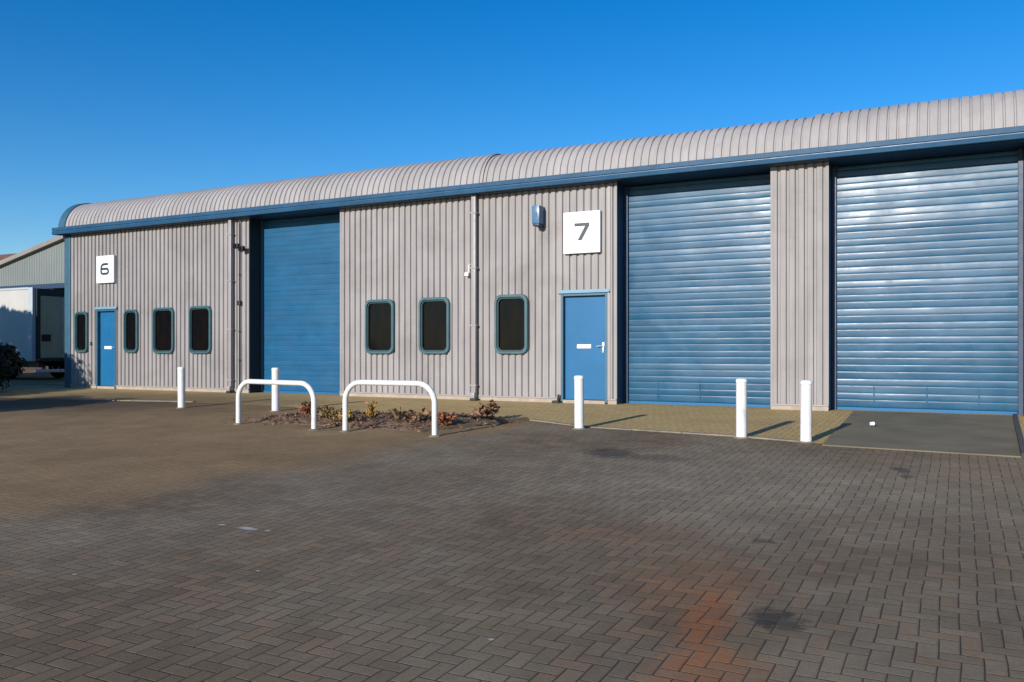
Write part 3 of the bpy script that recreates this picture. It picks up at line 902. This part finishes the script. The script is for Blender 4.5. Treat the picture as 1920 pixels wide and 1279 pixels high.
# ================================================================== ramp plate in front of the right shutter
rp = empty('ramp_plate', (-0.45, -2.4, gz(-2.4))); tag(rp, 'dark grey ramp plate on the ground in front of the right blue shutter', 'ramp')
b = MB()
c = [(-1.50, -4.42), (0.597, -4.60), (0.727, -0.10), (-1.58, -0.10)]
hh = [0.014, 0.014, 0.03, 0.03]
b.add([(x, y, gz(y)-0.02) for x, y in c]+[(x, y, gz(y)+h) for (x, y), h in zip(c, hh)], [(4, 5, 6, 7), (0, 1, 5, 4), (1, 2, 6, 5), (2, 3, 7, 6), (3, 0, 4, 7)])
sub(b, 'plate', M['plate'], rp)
b = MB()
b.add([(x, y, gz(y)+z) for x, y, z in ((0.60, -4.60, 0), (0.66, -4.60, 0), (0.79, -0.1, 0), (0.73, -0.1, 0), (0.60, -4.60, 0.05), (0.66, -4.60, 0.05), (0.79, -0.1, 0.06), (0.73, -0.1, 0.06))], [(4, 5, 6, 7), (0, 1, 5, 4), (1, 2, 6, 5), (2, 3, 7, 6), (3, 0, 4, 7)])
sub(b, 'side_rail', M['black'], rp)
# crushed paper cup
b = MB(); b.lathe(0, 0, [(0.030, 0), (0.034, 0.002), (0.040, 0.05), (0.042, 0.058), (0.037, 0.056), (0.030, 0.01)], 14)
b.v = [(z*0.8+0.004*sin(9*y), x, y*0.75+0.03) for x, y, z in b.v]
o = thing_mesh(b, 'paper_cup', M['white_sign'], (0, 0, 0), 'small white crushed paper cup lying on the dark ramp plate', 'cup', smooth=50)
o.location = (-1.13, -2.33, gz(-2.33)+0.034); o.rotation_euler = (0, 0, 0.5)

# ================================================================== trees and bushes on the left
def foliage_mass(b, c, r, n, size, rg, clumps=26, zmin=0.05):
    cs = []
    for k in range(clumps):
        while True:
            v = Vector((rg.uniform(-1, 1), rg.uniform(-1, 1), rg.uniform(-1, 1)))
            if 0.35 < v.length < 1: break
        cs.append((Vector((c[0]+v.x*r[0]*0.8, c[1]+v.y*r[1]*0.8, c[2]+v.z*r[2]*0.8)), rg.uniform(0.22, 0.42)))
    for k in range(n):
        cc, q = rg.choice(cs)
        v = Vector((rg.gauss(0, 1), rg.gauss(0, 1), rg.gauss(0, 1))).normalized()*rg.random()**0.4
        p = cc+Vector((v.x*r[0]*q, v.y*r[1]*q, v.z*r[2]*q))
        if p.z < c[2]-r[2]+zmin: continue
        leaf(b, p, v+Vector((0, 0, 0.4)), size*rg.uniform(0.6, 1.3), rg)
def bush(name, x, y, r, n, size, seed, label, cat, group, trunk=0.0):
    rg = random.Random(seed); e = empty(name, (x, y, gz(y))); tag(e, label, cat, group)
    lv = MB(); foliage_mass(lv, (0, 0, trunk+r[2]), r, n, size, rg, clumps=60 if trunk == 0 else 46)
    st = MB()
    st.tube([(0, 0, -0.1), (0.03, 0.02, (trunk+r[2])*0.5), (0.0, 0.05, trunk+r[2]*1.3)], 0.1, 8, rad=[0.05+0.05*trunk, 0.04+0.04*trunk, 0.02])
    for k in range(9):
        a = rg.uniform(0, 2*pi); z0 = trunk*0.8+r[2]*rg.uniform(0.1, 0.7); q = rg.uniform(0.5, 0.85)
        st.tube([(0, 0.02, z0), (cos(a)*r[0]*q*0.5, sin(a)*r[1]*q*0.5, z0+r[2]*0.3), (cos(a)*r[0]*q, sin(a)*r[1]*q, z0+r[2]*0.55)], 0.02, 6, rad=[0.03, 0.02, 0.008])
    lv.build('crown', M['leaf'], e, fix=False); st.build('trunk', M['bark'], e)
bush('bush', -22.95, -1.9, (1.05, 0.9, 0.72), 7500, 0.085, 21, 'dark evergreen bush at the left edge in front of the white lorry', 'bush', None)
bush('bush', -18.7, -7.0, (2.1, 1.0, 0.92), 6500, 0.13, 22, 'low evergreen bush beside the yard, nearest the paving', 'bush', None)
bush('bush', -24.3, -6.9, (3.2, 1.2, 1.85), 17000, 0.17, 23, 'tall evergreen bush behind the low bush at the yard edge', 'bush', None)
hd = empty('shade_hedge', (-33.5, -7.4, gz(-7.4))); tag(hd, 'unseen clipped leaf screen added at the far left to shade the lorry', 'shade_hedge')  # unseen; added with a flat top to cast straight shade on the lorry
rg = random.Random(24); lv = MB()
for k in range(15000):
    x = rg.uniform(-7.5, 6.6); y = rg.uniform(-0.8, 0.8); z = rg.uniform(0.15, 5.85+0.12*sin(x*1.3))
    if rg.random() < 0.6:
        if rg.random() < 0.7: y = rg.choice((-0.8, 0.8))+rg.gauss(0, 0.08)
        else: z = 5.8+0.12*sin(x*1.3)+rg.gauss(0, 0.05)
    leaf(lv, (x, y, z), (rg.uniform(-1, 1), rg.uniform(-1.5, 1.5), rg.uniform(-.3, 1)), 0.24*rg.uniform(0.7, 1.3), rg)
lv.build('foliage', M['leaf'], hd, fix=False)
for k in range(7):
    st = MB(); x = -6.5+k*2.1; st.tube([(x, 0, -0.1), (x+0.05, 0.05, 2.5), (x-0.05, 0, 5.2)], 0.06, 7, rad=[0.09, 0.06, 0.02]); st.build('trunk', M['bark'], hd)

# ================================================================== white box lorry behind the corner
lo = empty('box_lorry', (-32.5, 4.4, 0)); tag(lo, 'white box lorry parked behind the left corner of the grey building', 'lorry')
M['lorry_white'] = paint('lorry_white', (0.50, 0.49, 0.45), 0.45, 0.05, 1.2, streak=0.06, grime=((0.4, 0.4, 0.37), 0.6, 0.85))
M['lorry_tan'] = paint('lorry_tan', (0.52, 0.44, 0.27), 0.6, 0.1, 1.5, streak=0.08)
M['lorry_post'] = paint('lorry_post', (0.42, 0.47, 0.48), 0.4, 0.06, 3)
M['rear_green'] = paint('rear_frame_green', (0.018, 0.035, 0.032), 0.5, 0.1, 3)
M['rubber'] = paint('rubber', (0.012, 0.012, 0.012), 0.85, 0.2, 6)
M['red_lens'] = paint('red_lens', (0.10, 0.012, 0.010), 0.3, 0.1, 8)
b = MB(); b.box(-36.2, -28.83, 3.2, 5.65, 0.72, 3.24, 0.02); sub(b, 'cargo_box', M['lorry_white'], lo)
b = MB()
b.box(-29.05, -28.79, 3.165, 3.30, 0.66, 3.27, 0.02); b.box(-29.0, -28.79, 5.55, 5.69, 0.66, 3.27, 0.02); b.box(-36.2, -29.05, 3.17, 3.22, 3.20, 3.28, 0.01); b.box(-36.2, -29.05, 3.17, 3.22, 0.66, 0.78, 0.01)
sub(b, 'corner_post', M['lorry_post'], lo)
b = MB(); b.box(-28.82, -28.76, 3.31, 3.45, 0.72, 3.24, 0.01); b.box(-28.82, -28.76, 5.42, 5.55, 0.72, 3.24, 0.01); b.box(-28.82, -28.76, 3.45, 5.42, 3.0, 3.24, 0.01); b.box(-28.82, -28.76, 3.45, 5.42, 0.66, 0.78, 0.01)
sub(b, 'rear_frame', M['rear_green'], lo)
for y0, y1 in ((3.46, 4.42), (4.44, 5.41)):
    b = MB(); b.box(-28.81, -28.775, y0, y1, 0.79, 2.99, 0.008); dd = sub(b, 'rear_door', M['lorry_tan'], lo)
    b = MB(); xm = y1-0.12 if y0 < 4 else y0+0.12
    b.tube([(-28.755, xm, 0.8), (-28.755, xm, 2.98)], 0.016, 8)
    o = b.build('locking_bar', M['steel'], None, 40, loc=tuple(lo.location)); o.location = (0, 0, 0); o.parent = dd
    b = MB(); b.box(-28.775, -28.765, y0+0.02, y1-0.02, 1.82, 1.86)
    o = b.build('panel_seam', M['lorry_tan'], None, loc=tuple(lo.location)); o.location = (0, 0, 0); o.parent = dd
b = MB(); b.box(-28.775, -28.73, 3.5, 3.82, 1.38, 1.62, 0.01); sub(b, 'marker_plate', M['black'], lo)
b = MB(); b.box(-36.2, -28.9, 3.5, 3.62, 0.45, 0.68); b.box(-36.2, -28.9, 5.2, 5.32, 0.45, 0.68)
b.box(-36.0, -31.5, 3.35, 3.42, 0.30, 0.65); sub(b, 'chassis', M['black'], lo)
b = MB(); b.box(-28.9, -28.78, 3.3, 5.5, 0.26, 0.38, 0.02); sub(b, 'underrun_bar', M['steel'], lo)
b = MB(); b.box(-28.80, -28.74, 3.35, 3.62, 0.45, 0.56, 0.01); b2 = MB(); b2.box(-28.80, -28.74, 5.2, 5.47, 0.45, 0.56, 0.01)
sub(b, 'tail_light', M['red_lens'], lo); sub(b2, 'tail_light', M['red_lens'], lo)
for x in (-30.6, -37.2):
    for y in (3.45, 5.4):
        b = MB(); b.lathe(0, 0, [(0.2, -0.13), (0.42, -0.14), (0.48, -0.11), (0.49, 0), (0.48, 0.11), (0.42, 0.14), (0.2, 0.13)], 28)
        b.v = [(x+px_, y+pz_, 0.49+py_) for px_, py_, pz_ in b.v]; w = sub(b, 'wheel', M['rubber'], lo, 40)
        b = MB(); b.lathe(0, 0, [(0.05, -0.10), (0.19, -0.14), (0.25, -0.135), (0.25, 0.135), (0.19, 0.14), (0.05, 0.10)], 24)
        b.v = [(x+px_, y+pz_, 0.49+py_) for px_, py_, pz_ in b.v]; o = b.build('rim', M['steel'], None, 40, loc=tuple(lo.location)); o.location = (0, 0, 0); o.parent = w
b = MB(); b.prism([(-38.4, 0.6), (-36.35, 0.6), (-36.35, 2.75), (-37.6, 2.75), (-38.3, 1.75)], 3.35, 5.5); sub(b, 'cab', M['lorry_white'], lo)
b = MB(); b.prism([(-38.1, 1.75), (-37.1, 1.75), (-37.1, 2.5), (-37.55, 2.5)], 3.335, 3.349); sub(b, 'side_window', M['glass'], lo)

# ================================================================== neighbouring shed with a pitched roof
nb = empty('neighbour_shed', (-40, 12, 0)); tag(nb, 'grey green clad shed with a sloping roof beyond the white lorry', 'building')
M['nb_clad'] = paint('neighbour_clad', (0.185, 0.208, 0.198), 0.6, 0.07, 0.6, streak=0.08, spec=0.25)
M['nb_roof'] = paint('neighbour_roof', (0.22, 0.205, 0.18), 0.7, 0.12, 0.8)
M['nb_dark'] = paint('neighbour_dark', (0.03, 0.03, 0.035), 0.8, 0.2, 0.7)
RX, RZ, EZL = -36.0, 7.42, 4.15
sl = 0.212
xl = -52.0; zl = RZ-sl*(RX-xl); xr = -24.0; zr = RZ-sl*(xr-RX)
b = MB(); k = 0; x = xl
def top(x): return RZ-sl*abs(x-RX)
while x < xr-1e-6:
    x2 = min(x+0.13, xr); x3 = min(x2+0.07, xr)
    b.quad((x, 12, 4.45), (x2, 12, 4.45), (x2, 12, top(x2)), (x, 12, top(x)))
    if x3 > x2:
        xm = (x2+x3)/2
        b.quad((x2, 12, 4.45), (xm, 12.03, 4.45), (xm, 12.03, top(xm)), (x2, 12, top(x2))); b.quad((xm, 12.03, 4.45), (x3, 12, 4.45), (x3, 12, top(x3)), (xm, 12.03, top(xm)))
    x = x3
sub(b, 'wall', M['nb_clad'], nb)
b = MB(); b.box(xl, xr, 11.93, 12.2, 4.20, 4.45, 0.01); sub(b, 'fascia', M['blue_dark'], nb)
b = MB()
for s0, s1 in ((xl-0.3, RX), (RX, xr+0.3)):
    z0, z1 = top(s0), top(s1)
    b.add([(s0, 11.75, z0), (s1, 11.75, z1), (s1, 32, z1), (s0, 32, z0), (s0, 11.75, z0+0.22), (s1, 11.75, z1+0.22), (s1, 32, z1+0.22), (s0, 32, z0+0.22)],
          [(0, 1, 2, 3), (4, 5, 6, 7), (0, 1, 5, 4), (3, 2, 6, 7), (0, 3, 7, 4), (1, 2, 6, 5)])
sub(b, 'roof', M['nb_roof'], nb)
b = MB(); b.box(xl, xr, 15.0, 15.2, 0, 4.3); b.box(xl, xl+0.2, 12.3, 32, 0, 4.3); b.box(xr-0.2, xr, 12.3, 32, 0, 4.3); sub(b, 'recessed_wall', M['nb_dark'], nb)
for x in (-51.8, -46.5, -41.0, -35.5, -30.0, -24.4):
    b = MB(); b.box(x, x+0.3, 12.0, 12.3, 0, 4.2, 0.01); sub(b, 'pillar', M['nb_dark'], nb)
b = MB(); b.box(-41.0, -38.8, 14.95, 14.998, 3.55, 3.85); sub(b, 'light_strip', M['lorry_tan'], nb)

hs_ = empty('house', (-66, 24, 0)); tag(hs_, 'distant house with a brown tiled roof at the far left edge', 'building')
M['brick'] = paint('brick', (0.22, 0.12, 0.08), 0.9, 0.2, 2); M['tile'] = paint('brown_tile', (0.16, 0.085, 0.055), 0.85, 0.2, 2)
b = MB(); b.box(-74, -58.5, 20.5, 30, 0, 6.0); sub(b, 'wall', M['brick'], hs_)
b = MB(); v = [(-74.4, 20.1, 6.0), (-58.1, 20.1, 6.0), (-58.1, 30.4, 6.0), (-74.4, 30.4, 6.0), (-71, 25.2, 8.6), (-61.0, 25.2, 8.6)]
b.add(v, [(0, 1, 5, 4), (2, 3, 4, 5), (1, 2, 5), (3, 0, 4), (0, 3, 2, 1)]); sub(b, 'roof', M['tile'], hs_)
